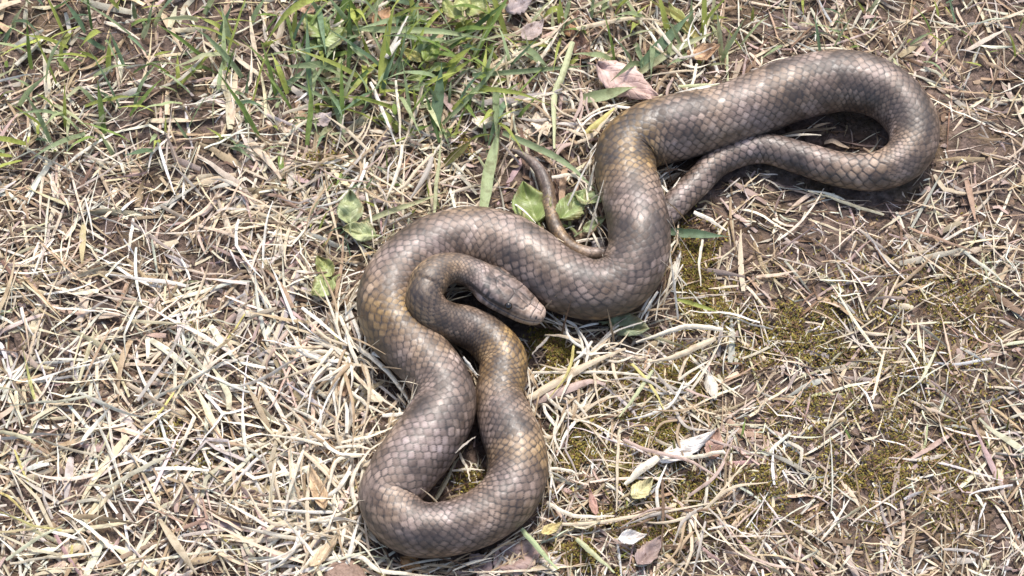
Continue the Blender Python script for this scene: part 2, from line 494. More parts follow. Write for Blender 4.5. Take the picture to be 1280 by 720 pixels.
# head cross-section: flattened crown, squarer cheeks
sq = 1 + .15 * headm * np.sin(2 * TH) ** 2 - .10 * headm * np.maximum(top, 0) ** 3
px_ = Cn[:, None, :] + SIDE[:, None, :] * (np.sin(TH) * rr_w * sq)[..., None] + UPN[:, None, :] * (np.cos(TH) * rr_h * sq)[..., None]
# under-sides settle into the litter
verts = px_.reshape(-1, 3)
nS = len(S)
r0 = (np.arange(nS - 1)[:, None] * NA + np.arange(NA)[None, :]); r1 = (np.arange(nS - 1)[:, None] * NA + np.mod(np.arange(NA) + 1, NA)[None, :])
sq_ = np.stack([r0, r1, r1 + NA, r0 + NA], -1).reshape(-1, 4)
nb = len(verts)
verts = np.vstack([verts, Cn[0] - T[0] * .4 * U, Cn[-1] + T[-1] * .5 * U])
a0 = np.arange(NA)
tr = np.vstack([np.stack([np.mod(a0 + 1, NA), a0, np.full(NA, nb)], 1),
                np.stack([(nS - 1) * NA + a0, (nS - 1) * NA + np.mod(a0 + 1, NA), np.full(NA, nb + 1)], 1)])
ext = lambda A: np.concatenate([A.ravel(), [A[0, 0], A[-1, 0]]])
snake_me = mesh_np('snake', verts, sq_, dict(edge=ext(edgec), tone=ext(tone), gold=ext(goldc), dark=ext(darkc), glint=ext(glint * (1 - headm) + .5 * headm)), M_SNAKE, True, tr)
snake = link('snake', snake_me, 'brownish grey snake with smooth scales lying in coils on the dry grass', 'snake')


def snake_point(spx, theta, out=0.0):
    i = int(np.argmin(np.abs(sp - spx)))
    return Cn[i] + SIDE[i] * math.sin(theta) * (hw[i] + out * U) + UPN[i] * math.cos(theta) * (hh[i] + out * U), T[i], SIDE[i], UPN[i]


def ball(name, c, r, mat, parent, squash=1.0, n=20, axis=None):
    u = np.linspace(0, math.pi, n); v = np.linspace(0, 2 * math.pi, 2 * n, endpoint=False)
    Uu, Vv = np.meshgrid(u, v, indexing='ij')
    q = np.stack([np.sin(Uu) * np.cos(Vv), np.sin(Uu) * np.sin(Vv), np.cos(Uu)], -1).reshape(-1, 3) * r
    m = 2 * n
    b = (np.arange(n - 1)[:, None] * m + np.arange(m)[None, :]); b1 = (np.arange(n - 1)[:, None] * m + np.mod(np.arange(m) + 1, m)[None, :])
    f = np.stack([b, b + m, b1 + m, b1], -1).reshape(-1, 4)
    o = link(name, mesh_np(name, q, f, None, mat), parent=parent)
    o.location = c
    return o


ke = N('snake_eye'); ke.b.inputs['Base Color'].default_value = (.012, .008, .005, 1); ke.b.inputs['Roughness'].default_value = .08
ke.b.inputs['Specular IOR Level'].default_value = .8
for sg in (-1, 1):
    c, t, sd, up = snake_point(43, sg * math.radians(60), .9)
    ball('eye', c, 4.9 * U, ke.m, snake)

# capsule samples used to keep litter from passing through the animal
SK = Cn[::10]; SR = np.minimum(hw, hh)[::10]; SRW = hw[::10]


def clear_of_snake(P, tol=.93):
    """P (n,K,3) -> mask of polylines that do not pass through the body"""
    n = len(P); ok = np.ones(n, bool)
    for a in range(0, n, 400):
        q = P[a:a + 400]
        d = np.linalg.norm(q[:, :, None, :] - SK[None, None], axis=3) - SR * tol
        ok[a:a + 400] = (d.min(axis=(1, 2)) > 0)
    return ok


def above_snake(P):
    """mask of polylines that lie over the body in plan (would bridge it)"""
    n = len(P); hit = np.zeros(n, bool)
    for a in range(0, n, 400):
        q = P[a:a + 400]
        d = np.linalg.norm(q[:, :, None, :2] - SK[None, None, :, :2], axis=3) - SR * .80
        hit[a:a + 400] = (d.min(axis=(1, 2)) < 0)
    return hit


# ------------------------------------------------------------------ ribbons: straws and blades
def ribbon_arrays(P, width, tint, cross=3, arch=.35, taper0=.55, taper1=.12, twist=None, pow_=.7, upv=(0, 0, 1.0)):
    """P (n,K,3) centre lines, width (n,) full widths, tint (n,3) -> verts, quads, attrs"""
    n, K, _ = P.shape
    T = np.gradient(P, axis=1); T /= (np.linalg.norm(T, axis=2)[..., None] + 1e-12)
    side = np.cross(T, np.array(upv)); nn = np.linalg.norm(side, axis=2)[..., None]
    side = np.where(nn < .15, np.array([1.0, 0, 0]), side / (nn + 1e-12))
    side = side - T * (side * T).sum(2)[..., None]
    side /= np.linalg.norm(side, axis=2)[..., None]
    up = np.cross(side, T)
    if twist is not None:
        t = np.linspace(0, 1, K)[None, :]
        an = twist[:, :1] + twist[:, 1:2] * t
        c, s = np.cos(an)[..., None], np.sin(an)[..., None]
        side, up = side * c + up * s, up * c - side * s
    t = np.linspace(0, 1, K)
    prof = np.minimum(taper0 + (1 - taper0) * smooth(0, .25, t), taper1 + (1 - taper1) * (1 - smooth(.35, 1.0, t) ** (1 / pow_)))
    w = width[:, None] * prof[None, :] * .5
    x = np.linspace(-1, 1, cross)
    hgt = (1 - x ** 2) * arch
    V = P[:, :, None, :] + side[:, :, None, :] * (w[:, :, None] * x)[..., None] + up[:, :, None, :] * (w[:, :, None] * hgt)[..., None]
    base = (np.arange(n)[:, None, None] * K + np.arange(K - 1)[None, :, None]) * cross + np.arange(cross - 1)[None, None, :]
    q = np.stack([base, base + 1, base + cross + 1, base + cross], -1).reshape(-1, 4)
    tc = np.broadcast_to(tint[:, None, None, :], V.shape).reshape(-1, 3)
    seed = rng.rand(n) * 50
    uv = np.stack([np.broadcast_to(x[None, None, :] * .5, V.shape[:3]) + seed[:, None, None],
                   np.broadcast_to(t[None, :, None] * 6, V.shape[:3]) + seed[:, None, None]], -1).reshape(-1, 2)
    return V.reshape(-1, 3), q, dict(tint=tc, along=uv)


def single(name, pts, width, tint, label, cat, group=None, mat=None, K=26, cross=5, arch=.4, taper0=.6, taper1=.15, twist=0.0, jit=.6, seedv=None, roll=0.0, upv=(0, 0, 1.0), lift=0.0):
    """one straw or blade through photo points (x, y, height px)"""
    p = np.array(pts, float)
    P = W(p[:, 0], p[:, 1], p[:, 2] + lift)
    P = catmull(P, K)
    r = np.random.RandomState(int(abs(pts[0][0] * 13 + pts[0][1] * 7 + pts[-1][0])) % 100000)
    wob = np.cumsum(r.randn(K, 3), 0) * jit * .35 * U
    wob -= np.linspace(0, 1, K)[:, None] * wob[-1]
    P = P + wob
    tw = np.array([[roll + (r.rand() - .5) * .3, twist + (r.rand() - .5) * .5]])
    tn = np.array(tint, float) * (1 + (r.rand() - .5) * .16)
    v, q, at = ribbon_arrays(P[None], np.array([width * U]), tn[None], cross, arch, taper0, taper1, tw, upv=upv)
    o = link(name, mesh_np(name, v, q, at, mat or M_STRAW), label, cat, group)
    return recentre(o)


def gen_straws(n, box, ln, wd, pal, zr=(1, 9), pitch=.10, bend=.5, K=8, origin=None, spread=None):
    """random straws: start inside the photo box, lying in the ground plane"""
    x = rng.uniform(box[0], box[2], n); y = rng.uniform(box[1], box[3], n)
    z = rng.uniform(zr[0], zr[1], n)
    P0 = W(x, y, 0); P0[:, 2] = z * U
    ang = rng.uniform(0, 2 * math.pi, n)
    if origin is not None:
        o = W(origin[0], origin[1], 0)
        ang = rng.uniform(spread[0], spread[1], n)
    L = rng.uniform(ln[0], ln[1], n) ** 1.0 * U
    t = np.linspace(0, 1, K)
    bnd = rng.normal(0, bend * .55, n)
    a = ang[:, None] + bnd[:, None] * (t[None, :] - .3) + np.where(rng.rand(n) < .18, rng.normal(0, .6, n), 0)[:, None] * (t[None, :] > rng.uniform(.3, .8, n)[:, None])
    st = (L / (K - 1))[:, None]
    dx = np.cumsum(np.cos(a) * st, 1) - np.cos(a[:, :1]) * st; dy = np.cumsum(np.sin(a) * st, 1) - np.sin(a[:, :1]) * st
    pz = rng.normal(0, pitch, n)
    dz = L[:, None] * (pz[:, None] * t[None, :] - np.abs(rng.normal(0, .08, n))[:, None] * (t[None, :] ** 2))
    P = np.stack([P0[:, 0:1] + dx, P0[:, 1:2] + dy, P0[:, 2:3] + dz], -1)
    g = ground_z(P[..., 0], P[..., 1])
    P[..., 2] = np.maximum(P[..., 2], 0.6 * U) + g
    keep = rng.rand(n) < .45 + .8 * smooth(.25, .75, .6 * vnoise(x / 62, y / 62, 71) + .4 * vnoise(x / 23, y / 23, 72))
    P = P[keep]; n = len(P)
    w = rng.uniform(wd[0], wd[1], n) * U
    names = list(pal); pr = np.array([pal[k] for k in names], float); pr /= pr.sum()
    pick = rng.choice(len(names), n, p=pr)
    tint = np.array([TINT[k] for k in names])[pick] * (1 + rng.normal(0, .13, (n, 1))) * (1 + rng.normal(0, .04, (n, 3)))
    return P, w, np.clip(tint, .01, .9)


DRY = dict(cream=4, pale=3.4, tan=2.2, brown=.8, grey=1, pink=1, white=1)
DULL = dict(tan=3, brown=3, cream=1.5, grey=1.2, pink=1.6, umber=2)
BRIGHT = dict(cream=4, pale=5, white=2.0, tan=1, yellow=.3)
MIXED = dict(cream=3.4, pale=2.6, tan=2.2, brown=1.4, pink=1.2, grey=.8, palegreen=.5, white=.6)
GREENS = dict(green=1.8, lime=3.6, deep=.35, teal=1.4, sage=2, mint=1.6, palegreen=1)

batches = []
def add(*a, **k): batches.append(gen_straws(*a, **k))

# dense low mat everywhere, also beyond the view
add(5600, (-260, -150, 1540, 860), (14, 60), (1.4, 4.2), DULL, (0, 4), .05, .6)
add(2200, (-260, -150, 1540, 860), (25, 100), (1.6, 4.6), MIXED, (1, 7), .07, .5)
add(7000, (-260, -150, 1540, 860), (10, 45), (.9, 2.4), dict(cream=3, tan=3, brown=1.5, pale=2, grey=1), (1, 8), .10, .6)
# broad flattened dead blades
add(1150, (-260, -150, 660, 860), (30, 110), (4.5, 10.5), dict(cream=3, pale=2, tan=2, pink=1.5, grey=1), (1, 9), .10, .4)
add(700, (640, -150, 1540, 860), (26, 95), (4.0, 9.0), dict(cream=2, tan=2, pink=2, brown=1.5, grey=1), (1, 6), .08, .4)
# left heap of bleached straw
add(620, (330, 375, 545, 730), (35, 140), (1.8, 6.0), BRIGHT, (3, 14), .12, .5)
add(900, (-60, 330, 345, 760), (35, 130), (1.8, 5.6), BRIGHT, (3, 12), .12, .5)
# left, beside the coil
add(560, (350, 175, 570, 385), (25, 110), (1.4, 4.6), DRY, (2, 11), .14, .5)
add(900, (-60, 100, 360, 385), (25, 110), (1.4, 4.6), DRY, (2, 11), .14, .5)
# top
add(430, (360, -30, 660, 190), (20, 90), (1.4, 4.2), MIXED, (2, 8), .16, .5)
add(820, (620, -30, 910, 215), (16, 80), (1.5, 4.6), DRY, (2, 9), .16, .5)
# right
add(470, (655, 400, 910, 740), (20, 120), (1.3, 4.2), DRY, (2, 9), .11, .45)
add(110, (830, 240, 910, 400), (20, 70), (1.2, 3.4), DRY, (2, 8), .11, .45)
add(1300, (900, -40, 1380, 760), (20, 110), (1.3, 4.2), DRY, (2, 9), .12, .5)
add(650, (655, 390, 910, 740), (8, 34), (1.0, 2.4), BRIGHT, (4, 11), .15, .5)
add(900, (910, 200, 1380, 740), (8, 34), (1.0, 2.4), BRIGHT, (3, 9), .15, .5)
add(160, (520, 560, 660, 625), (14, 50), (1.2, 3.0), DRY, (1, 6), .08, .5)
add(140, (540, 380, 680, 560), (12, 40), (1.2, 3.0), DULL, (1, 6), .08, .5)
add(260, (440, 690, 720, 760), (20, 90), (1.4, 4.2), DRY, (2, 9), .10, .45)
P = np.concatenate([b[0] for b in batches]); Wd = np.concatenate([b[1] for b in batches]); Tn = np.concatenate([b[2] for b in batches])
# straws leaning on the flanks of the snake
nl = 90
ci = rng.randint(30, len(SK) - 60, nl); sgn = rng.choice([-1, 1], nl)
ts = np.gradient(SK, axis=0); ts /= np.linalg.norm(ts, axis=1)[:, None]
out = np.cross(ts, Z); out /= np.linalg.norm(out, axis=1)[:, None]
o_ = out[ci] * sgn[:, None]; t_ = ts[ci]
a_ = rng.uniform(.85, 1.4, nl)[:, None]
end = SK[ci] + (o_ * np.sin(a_) + Z * np.cos(a_)) * SRW[ci][:, None] * 1.04
beg = SK[ci] + o_ * SRW[ci][:, None] * rng.uniform(1.25, 1.9, nl)[:, None] + t_ * rng.normal(0, 38, nl)[:, None] * U
beg[:, 2] = rng.uniform(1, 8, nl) * U
tt = np.linspace(0, 1.0, 8)[None, :, None]
Pl = beg[:, None] * (1 - tt) + end[:, None] * tt
Pl[..., 2] += np.sin(np.clip(tt[..., 0], 0, 1) * math.pi) * rng.uniform(2, 8, nl)[:, None] * U
ok = clear_of_snake(P) & ~above_snake(P)
nm = 700
cj = rng.randint(30, len(SK) - 60, nm); sg2 = rng.choice([-1, 1], nm)
o2 = out[cj] * sg2[:, None]; t2 = ts[cj] * rng.choice([-1, 1], nm)[:, None]
b2 = SK[cj] + o2 * SRW[cj][:, None] * rng.uniform(.95, 1.35, nm)[:, None]; b2[:, 2] = rng.uniform(2, 22, nm) * U
L2 = rng.uniform(22, 75, nm)[:, None, None] * U; t8 = np.linspace(-.5, .5, 8)[None, :, None]
P2 = b2[:, None] + (t2[:, None] * np.cos(.5) + o2[:, None] * rng.normal(0, .35, nm)[:, None, None]) * L2 * t8
P2[..., 2] += (rng.normal(0, .12, nm)[:, None] * L2[..., 0] * t8[..., 0]) - .3 * L2[..., 0] * t8[..., 0] ** 2
P2[..., 2] = np.maximum(P2[..., 2], 1.0 * U)
Pl = np.concatenate([Pl, P2])
g0, g1_ = W(518, 632, 0), W(642, 540, 0)
okl = clear_of_snake(Pl, 1.0) & ~((Pl[..., 0] > g0[0]) & (Pl[..., 0] < g1_[0]) & (Pl[..., 1] > g0[1]) & (Pl[..., 1] < g1_[1])).any(axis=1)
P, Wd, Tn = np.concatenate([P[ok], Pl[okl]]), np.concatenate([Wd[ok], rng.uniform(1.4, 3.6, okl.sum()) * U]), np.concatenate([Tn[ok], np.array([TINT[k] for k in rng.choice(['cream', 'pale', 'tan', 'white', 'brown'], okl.sum())]).reshape(-1, 3)])
twr = np.stack([rng.normal(0, .5, len(P)), rng.normal(0, .9, len(P))], 1)
v, q, at = ribbon_arrays(P, Wd, Tn, 3, .3, .7, .3, twr)
link('dry_grass_litter', mesh_np('dry_grass_litter', v, q, at, M_STRAW), 'mat of fine dead grass stems covering the ground around the snake', 'dry grass', kind='stuff')

# green fine grass among the litter (upper left of the picture mostly)
def gen_upright(n, box, ln, wd, pal, lean=.55, K=9):
    x = rng.uniform(box[0], box[2], n); y = rng.uniform(box[1], box[3], n)
    P0 = W(x, y, 0)
    ang = rng.uniform(0, 2 * math.pi, n); L = rng.uniform(ln[0], ln[1], n) * U
    t = np.linspace(0, 1, K)[None, :]
    ln_ = np.abs(rng.normal(lean, .25, n))[:, None]; cv = np.abs(rng.normal(.7, .4, n))[:, None]
    el = math.pi / 2 - ln_ - cv * t
    st = (L / (K - 1))[:, None]
    h = np.cumsum(np.cos(el) * st, 1); zz = np.cumsum(np.sin(el) * st, 1)
    P = np.stack([P0[:, :1] + np.cos(ang)[:, None] * h, P0[:, 1:2] + np.sin(ang)[:, None] * h, np.maximum(zz, .5 * U)], -1)
    P[..., 2] += ground_z(P[..., 0], P[..., 1])
    names = list(pal); pr = np.array([pal[k] for k in names], float); pr /= pr.sum()
    tint = np.array([TINT[k] for k in names])[rng.choice(len(names), n, p=pr)] * (1 + rng.normal(0, .15, (n, 1)))
    return P, rng.uniform(wd[0], wd[1], n) * U, np.clip(tint, .01, .9)


batches = []
batches.append(gen_upright(125, (360, -40, 650, 165), (30, 100), (3.2, 8.0), GREENS))
batches.append(gen_upright(50, (370, 10, 540, 170), (30, 100), (3, 8), GREENS))
batches.append(gen_upright(110, (630, -60, 905, 90), (30, 95), (3.5, 8.5), dict(lime=2.5, sage=2, green=1.2, mint=1.5, palegreen=1.5)))
batches.append(gen_upright(14, (545, 130, 610, 185), (25, 55), (3, 6), dict(lime=2, sage=2, green=1, mint=2)))
batches.append(gen_upright(70, (370, -40, 660, 130), (60, 135), (5.5, 10), dict(lime=2.5, sage=2, green=1.5, mint=1.5, teal=1.5), .75))
batches.append(gen_upright(240, (-80, -60, 370, 200), (30, 105), (3, 8), GREENS))
batches.append(gen_upright(60, (380, 180, 560, 330), (18, 45), (1.6, 3.6), GREENS))
batches.append(gen_upright(120, (920, -60, 1400, 80), (20, 60), (1.8, 4.2), GREENS))
batches.append(gen_upright(60, (660, 420, 1300, 720), (10, 26), (1.4, 3.0), dict(lime=2, olive=2, green=1)))
P = np.concatenate([b[0] for b in batches]); Wd = np.concatenate([b[1] for b in batches]); Tn = np.concatenate([b[2] for b in batches])
ok = clear_of_snake(P) & ~above_snake(P)
P, Wd, Tn = P[ok], Wd[ok], Tn[ok]
v, q, at = ribbon_arrays(P, Wd, Tn, 3, -.4, .8, .08, np.stack([rng.normal(0, .4, len(P)), rng.normal(0, .6, len(P))], 1))
link('green_grass', mesh_np('green_grass', v, q, at, M_GREEN), 'short fresh green grass growing through the dead stems', 'grass', kind='stuff')

# moss: many small pointed leaflets
def moss(cl):
    Pn = []; tn = []; wn = []
    for (cx, cy, rx, ry, n) in cl:
        a = rng.uniform(0, 2 * math.pi, n); rr = np.sqrt(rng.rand(n)) * (1 + .25 * rng.randn(n))
        x = cx + np.cos(a) * rr * rx; y = cy + np.sin(a) * rr * ry
        mk = rng.rand(n) < smooth(.36, .56, .65 * vnoise(x / 26, y / 26, 81) + .35 * vnoise(x / 9, y / 9, 82))
        x, y, rr = x[mk], y[mk], rr[mk]; n = len(x)
        P0 = W(x, y, 0); P0[:, 2] = ground_z(P0[:, 0], P0[:, 1])
        hh_ = (1.5 + 8.5 * np.clip(1 - rr, 0, 1) ** .5) * U * rng.uniform(.3, 1, n)
        ph = rng.uniform(0, 2 * math.pi, n); L = rng.uniform(2.5, 6.0, n) * U
        el = rng.uniform(.1, 1.2, n)
        t = np.linspace(0, 1, 3)[None, :]
        h = L[:, None] * np.cos(el)[:, None] * t
        Pn.append(np.stack([P0[:, :1] + np.cos(ph)[:, None] * h, P0[:, 1:2] + np.sin(ph)[:, None] * h,
                            P0[:, 2:3] + hh_[:, None] + L[:, None] * np.sin(el)[:, None] * t - L[:, None] * .3 * t ** 2], -1))
        k = rng.rand(n, 1)
        c = np.where(k < .36, np.array([[.25, .195, .038]]), np.where(k < .52, np.array([[.15, .145, .032]]), np.where(k < .70, np.array([[.40, .34, .085]]), np.array([[.20, .115, .060]]))))
        tn.append(c * (1 + rng.normal(0, .2, (n, 1)))); wn.append(rng.uniform(1.2, 2.4, n) * U)
    return np.concatenate(Pn), np.concatenate(wn), np.clip(np.concatenate(tn), .005, .8)


P, Wd, Tn = moss([(760, 560, 90, 70, 6500), (850, 470, 60, 60, 3500), (700, 450, 50, 50, 2000), (800, 660, 90, 45, 4000), (880, 400, 40, 40, 2000), (1080, 500, 180, 180, 9000), (870, 300, 40, 30, 1500),
                  (882, 340, 34, 34, 4200), (690, 440, 32, 34, 2600), (825, 470, 55, 30, 2200), (840, 540, 50, 36, 3000), (740, 690, 55, 28, 4200), (870, 610, 35, 50, 1500),
                  (720, 560, 40, 45, 1800), (755, 470, 40, 22, 900), (1000, 420, 90, 60, 3500), (1130, 600, 90, 70, 3500), (960, 620, 60, 60, 1800), (1200, 380, 70, 60, 1500),
                  (400, 210, 30, 25, 700), (590, 180, 25, 18, 600), (230, 560, 50, 40, 900), (600, 600, 40, 16, 700)])
ok = clear_of_snake(P)
v, q, at = ribbon_arrays(P[ok], Wd[ok], Tn[ok], 3, .5, .7, .15)
link('moss', mesh_np('moss', v, q, at, M_MOSS), 'low golden olive moss in patches on the bare soil', 'moss', kind='stuff')

# crumbs of bark and broken leaf
n = 5200
x = rng.uniform(-260, 1540, n); y = rng.uniform(-150, 860, n)
P0 = W(x, y, 0); P0[:, 2] = ground_z(P0[:, 0], P0[:, 1]) + rng.uniform(.3, 3.5, n) * U
ph = rng.uniform(0, 2 * math.pi, n); L = rng.uniform(4, 15, n) * U
t = np.linspace(-.5, .5, 4)[None, :]
P = np.stack([P0[:, :1] + np.cos(ph)[:, None] * L[:, None] * t, P0[:, 1:2] + np.sin(ph)[:, None] * L[:, None] * t,
              P0[:, 2:3] + L[:, None] * (rng.normal(0, .25, n)[:, None] * t + rng.normal(0, .6, n)[:, None] * t ** 2)], -1)
pal = np.array([TINT['brown'], TINT['umber'], TINT['pink'], TINT['tan'], (.30, .22, .18)])
Tn = pal[rng.choice(5, n, p=[.3, .22, .16, .16, .16])] * (1 + rng.normal(0, .2, (n, 1)))
ok = clear_of_snake(P) & ~above_snake(P)
v, q, at = ribbon_arrays(P[ok], (rng.uniform(.25, .8, n) * L)[ok], np.clip(Tn[ok], .01, .8), 3, .4, .5, .3, np.stack([rng.normal(0, .5, ok.sum()), rng.normal(0, .5, ok.sum())], 1))
link('leaf_crumbs', mesh_np('leaf_crumbs', v, q, at, M_DRYLEAF), 'small brown crumbs of bark and broken leaves scattered on the soil', 'leaf litter', kind='stuff')

# crumbs of earth and grit
n = 4200
x = rng.uniform(-200, 1480, n); y = rng.uniform(-100, 820, n)
P0 = W(x, y, 0); P0[:, 2] = ground_z(P0[:, 0], P0[:, 1])
ph_ = (1 + 5 ** .5) / 2
ico = np.array([(-1, ph_, 0), (1, ph_, 0), (-1, -ph_, 0), (1, -ph_, 0), (0, -1, ph_), (0, 1, ph_), (0, -1, -ph_), (0, 1, -ph_), (ph_, 0, -1), (ph_, 0, 1), (-ph_, 0, -1), (-ph_, 0, 1)]) / 1.9
icf = np.array([(0, 11, 5), (0, 5, 1), (0, 1, 7), (0, 7, 10), (0, 10, 11), (1, 5, 9), (5, 11, 4), (11, 10, 2), (10, 7, 6), (7, 1, 8), (3, 9, 4), (3, 4, 2), (3, 2, 6), (3, 6, 8), (3, 8, 9), (4, 9, 5), (2, 4, 11), (6, 2, 10), (8, 6, 7), (9, 8, 1)])
sz = (1.2 + 4.2 * rng.rand(n) ** 3) * U
V = P0[:, None] + ico[None] * sz[:, None, None] * (1 + .3 * rng.randn(n, 12, 1)) * np.array([1, 1, .75]) * (1 + .25 * rng.randn(n, 1, 3))
okc = clear_of_snake(P0[:, None])
V = V[okc]; n = len(V)
pal = np.array([(.10, .065, .045), (.17, .115, .085), (.26, .19, .15), (.055, .036, .026), (.36, .29, .25)])
tc = np.repeat(pal[rng.choice(5, n, p=[.3, .27, .18, .17, .08])] * (1 + rng.normal(0, .2, (n, 1))), 12, axis=0)
link('soil_crumbs', mesh_np('soil_crumbs', V.reshape(-1, 3), np.zeros((0, 4)), dict(tint=np.clip(tc, .01, .8), along=np.zeros((n * 12, 2)) + rng.rand(n * 12, 1)), M_MOSS, True,
     (np.arange(n)[:, None, None] * 12 + icf[None]).reshape(-1, 3)), 'crumbs of dark soil and grit lying between the dead grass stems', 'soil crumbs', kind='stuff')

# ------------------------------------------------------------------ single green blades
GB = 'green grass blades at the top of the picture'
BL = [
    ([(435, 88, 0), (437, 55, 16), (437, -6, 55)], 5.5, 'deep', 'dark green upright grass blade, leftmost tall blade at the top edge'),
    ([(479, 120, 0), (478, 82, 12), (484, 44, 34), (497, -6, 64)], 9, 'lime', 'thick yellow green grass stem leaning right at the top left'),
    ([(440, 35, 26), (528, 38, 30), (570, 42, 27), (633, 55, 12)], 7.5, 'mint', 'pale horizontal grass blade turning green at its right end near the top'),
    ([(545, 156, 0), (548, 124, 12), (552, 78, 34)], 13, 'teal', 'broad blue green upright blade above the middle of the top coil'),
    ([(563, 60, 4), (600, 30, 22), (640, -4, 40)], 6, 'deep', 'dark green blade slanting up right to the top edge'),
    ([(553, 155, 2), (578, 130, 12), (610, 95, 24), (642, 56, 34)], 5.5, 'sage', 'long grey green blade rising right from the base of the broad blue green blade'),
    ([(438, 57, 22), (455, 74, 18), (472, 90, 10)], 4.5, 'mint', 'short pale green blade falling right below the dark upright blade'),
    ([(460, 88, 16), (440, 106, 10), (423, 122, 4)], 4.5, 'deep', 'dark green blade slanting down left beside the yellow green stem'),
    ([(465, 121, 8), (440, 132, 10), (413, 141, 5)], 5, 'green', 'dark green blade lying almost flat near the left edge'),
    ([(553, 115, 6), (563, 88, 18), (590, 58, 32)], 4.5, 'lime', 'yellow green blade curving up right behind the broad blue green blade'),
    ([(590, 94, 18), (640, 90, 20), (700, 85, 16), (748, 81, 8)], 6, 'sage', 'long pale green blade lying level left of the pink dead leaf'),
    ([(549, 178, 0), (540, 150, 10), (527, 104, 26)], 4.5, 'deep', 'thin dark blade left of the broad blue green blade'),
    ([(800, 84, 4), (830, 52, 14), (868, 12, 28)], 13, 'teal', 'broad grey green blade rising right above the pink dead leaf'),
    ([(798, 92, 4), (852, 58, 14), (906, 35, 20)], 8, 'palegreen', 'pale yellow green blade reaching the right edge above the snake'),
    ([(873, 49, 5), (848, 23, 12), (806, -4, 22)], 9, 'yellow', 'yellow green blade falling right from the top edge'),
    ([(728, 123, 9), (750, 119, 13), (796, 108, 14)], 13, 'mint', 'pointed light green blade touching the pink dead leaf'),
    ([(604, 262, 24), (612, 215, 18), (619, 180, 12), (627, 150, 6)], 13, 'mint', 'broad pale green blade hanging down to the top edge of the coil'),
    ([(543, 268, 18), (545, 240, 14), (549, 200, 10), (552, 165, 4)], 4, 'palegreen', 'thin pale green stem standing just above the coil'),
    ([(556, 205, 3), (572, 192, 8), (592, 172, 14)], 9, 'olive', 'short olive green blade above the thin pale stem'),
    ([(446, 281, 7), (485, 265, 10), (523, 252, 11), (560, 238, 8)], 6, 'palegreen', 'pale yellow green stem reaching from the round leaf to the coil'),
    ([(628, 166, 8), (665, 182, 15), (700, 200, 21), (728, 222, 24), (752, 246, 22)], 7.5, 'sage', 'grey green blade arching over beside the tail tip'),
    ([(836, 289, 6), (868, 293, 8), (912, 296, 7)], 10, 'teal', 'dark teal blade lying right of the snake below its tail'),
    ([(846, 374, 8), (875, 383, 10), (908, 394, 8)], 4.5, 'lime', 'thin yellow green blade on the moss at the right edge'),
    ([(384, 182, 2), (388, 130, 22), (384, 92, 36)], 6, 'green', 'green blade standing at the left edge'),
    ([(430, 165, 2), (415, 120, 14), (392, 88, 28)], 6, 'sage', 'grey green blade leaning left above the mauve stone'),
    ([(600, 60, 6), (612, 25, 20), (606, -6, 34)], 6, 'lime', 'bright green blade at the top edge right of the clover leaves'),
]
for pts, w, tn, lab in BL:
    single('grass_blade', pts, w * 1.15, TINT[tn], lab, 'grass blade', GB if pts[0][1] < 170 else None, M_GREEN, arch=-.35, taper0=.75, taper1=.06, twist=.5, upv=(.1, -.62, .78), lift=5)

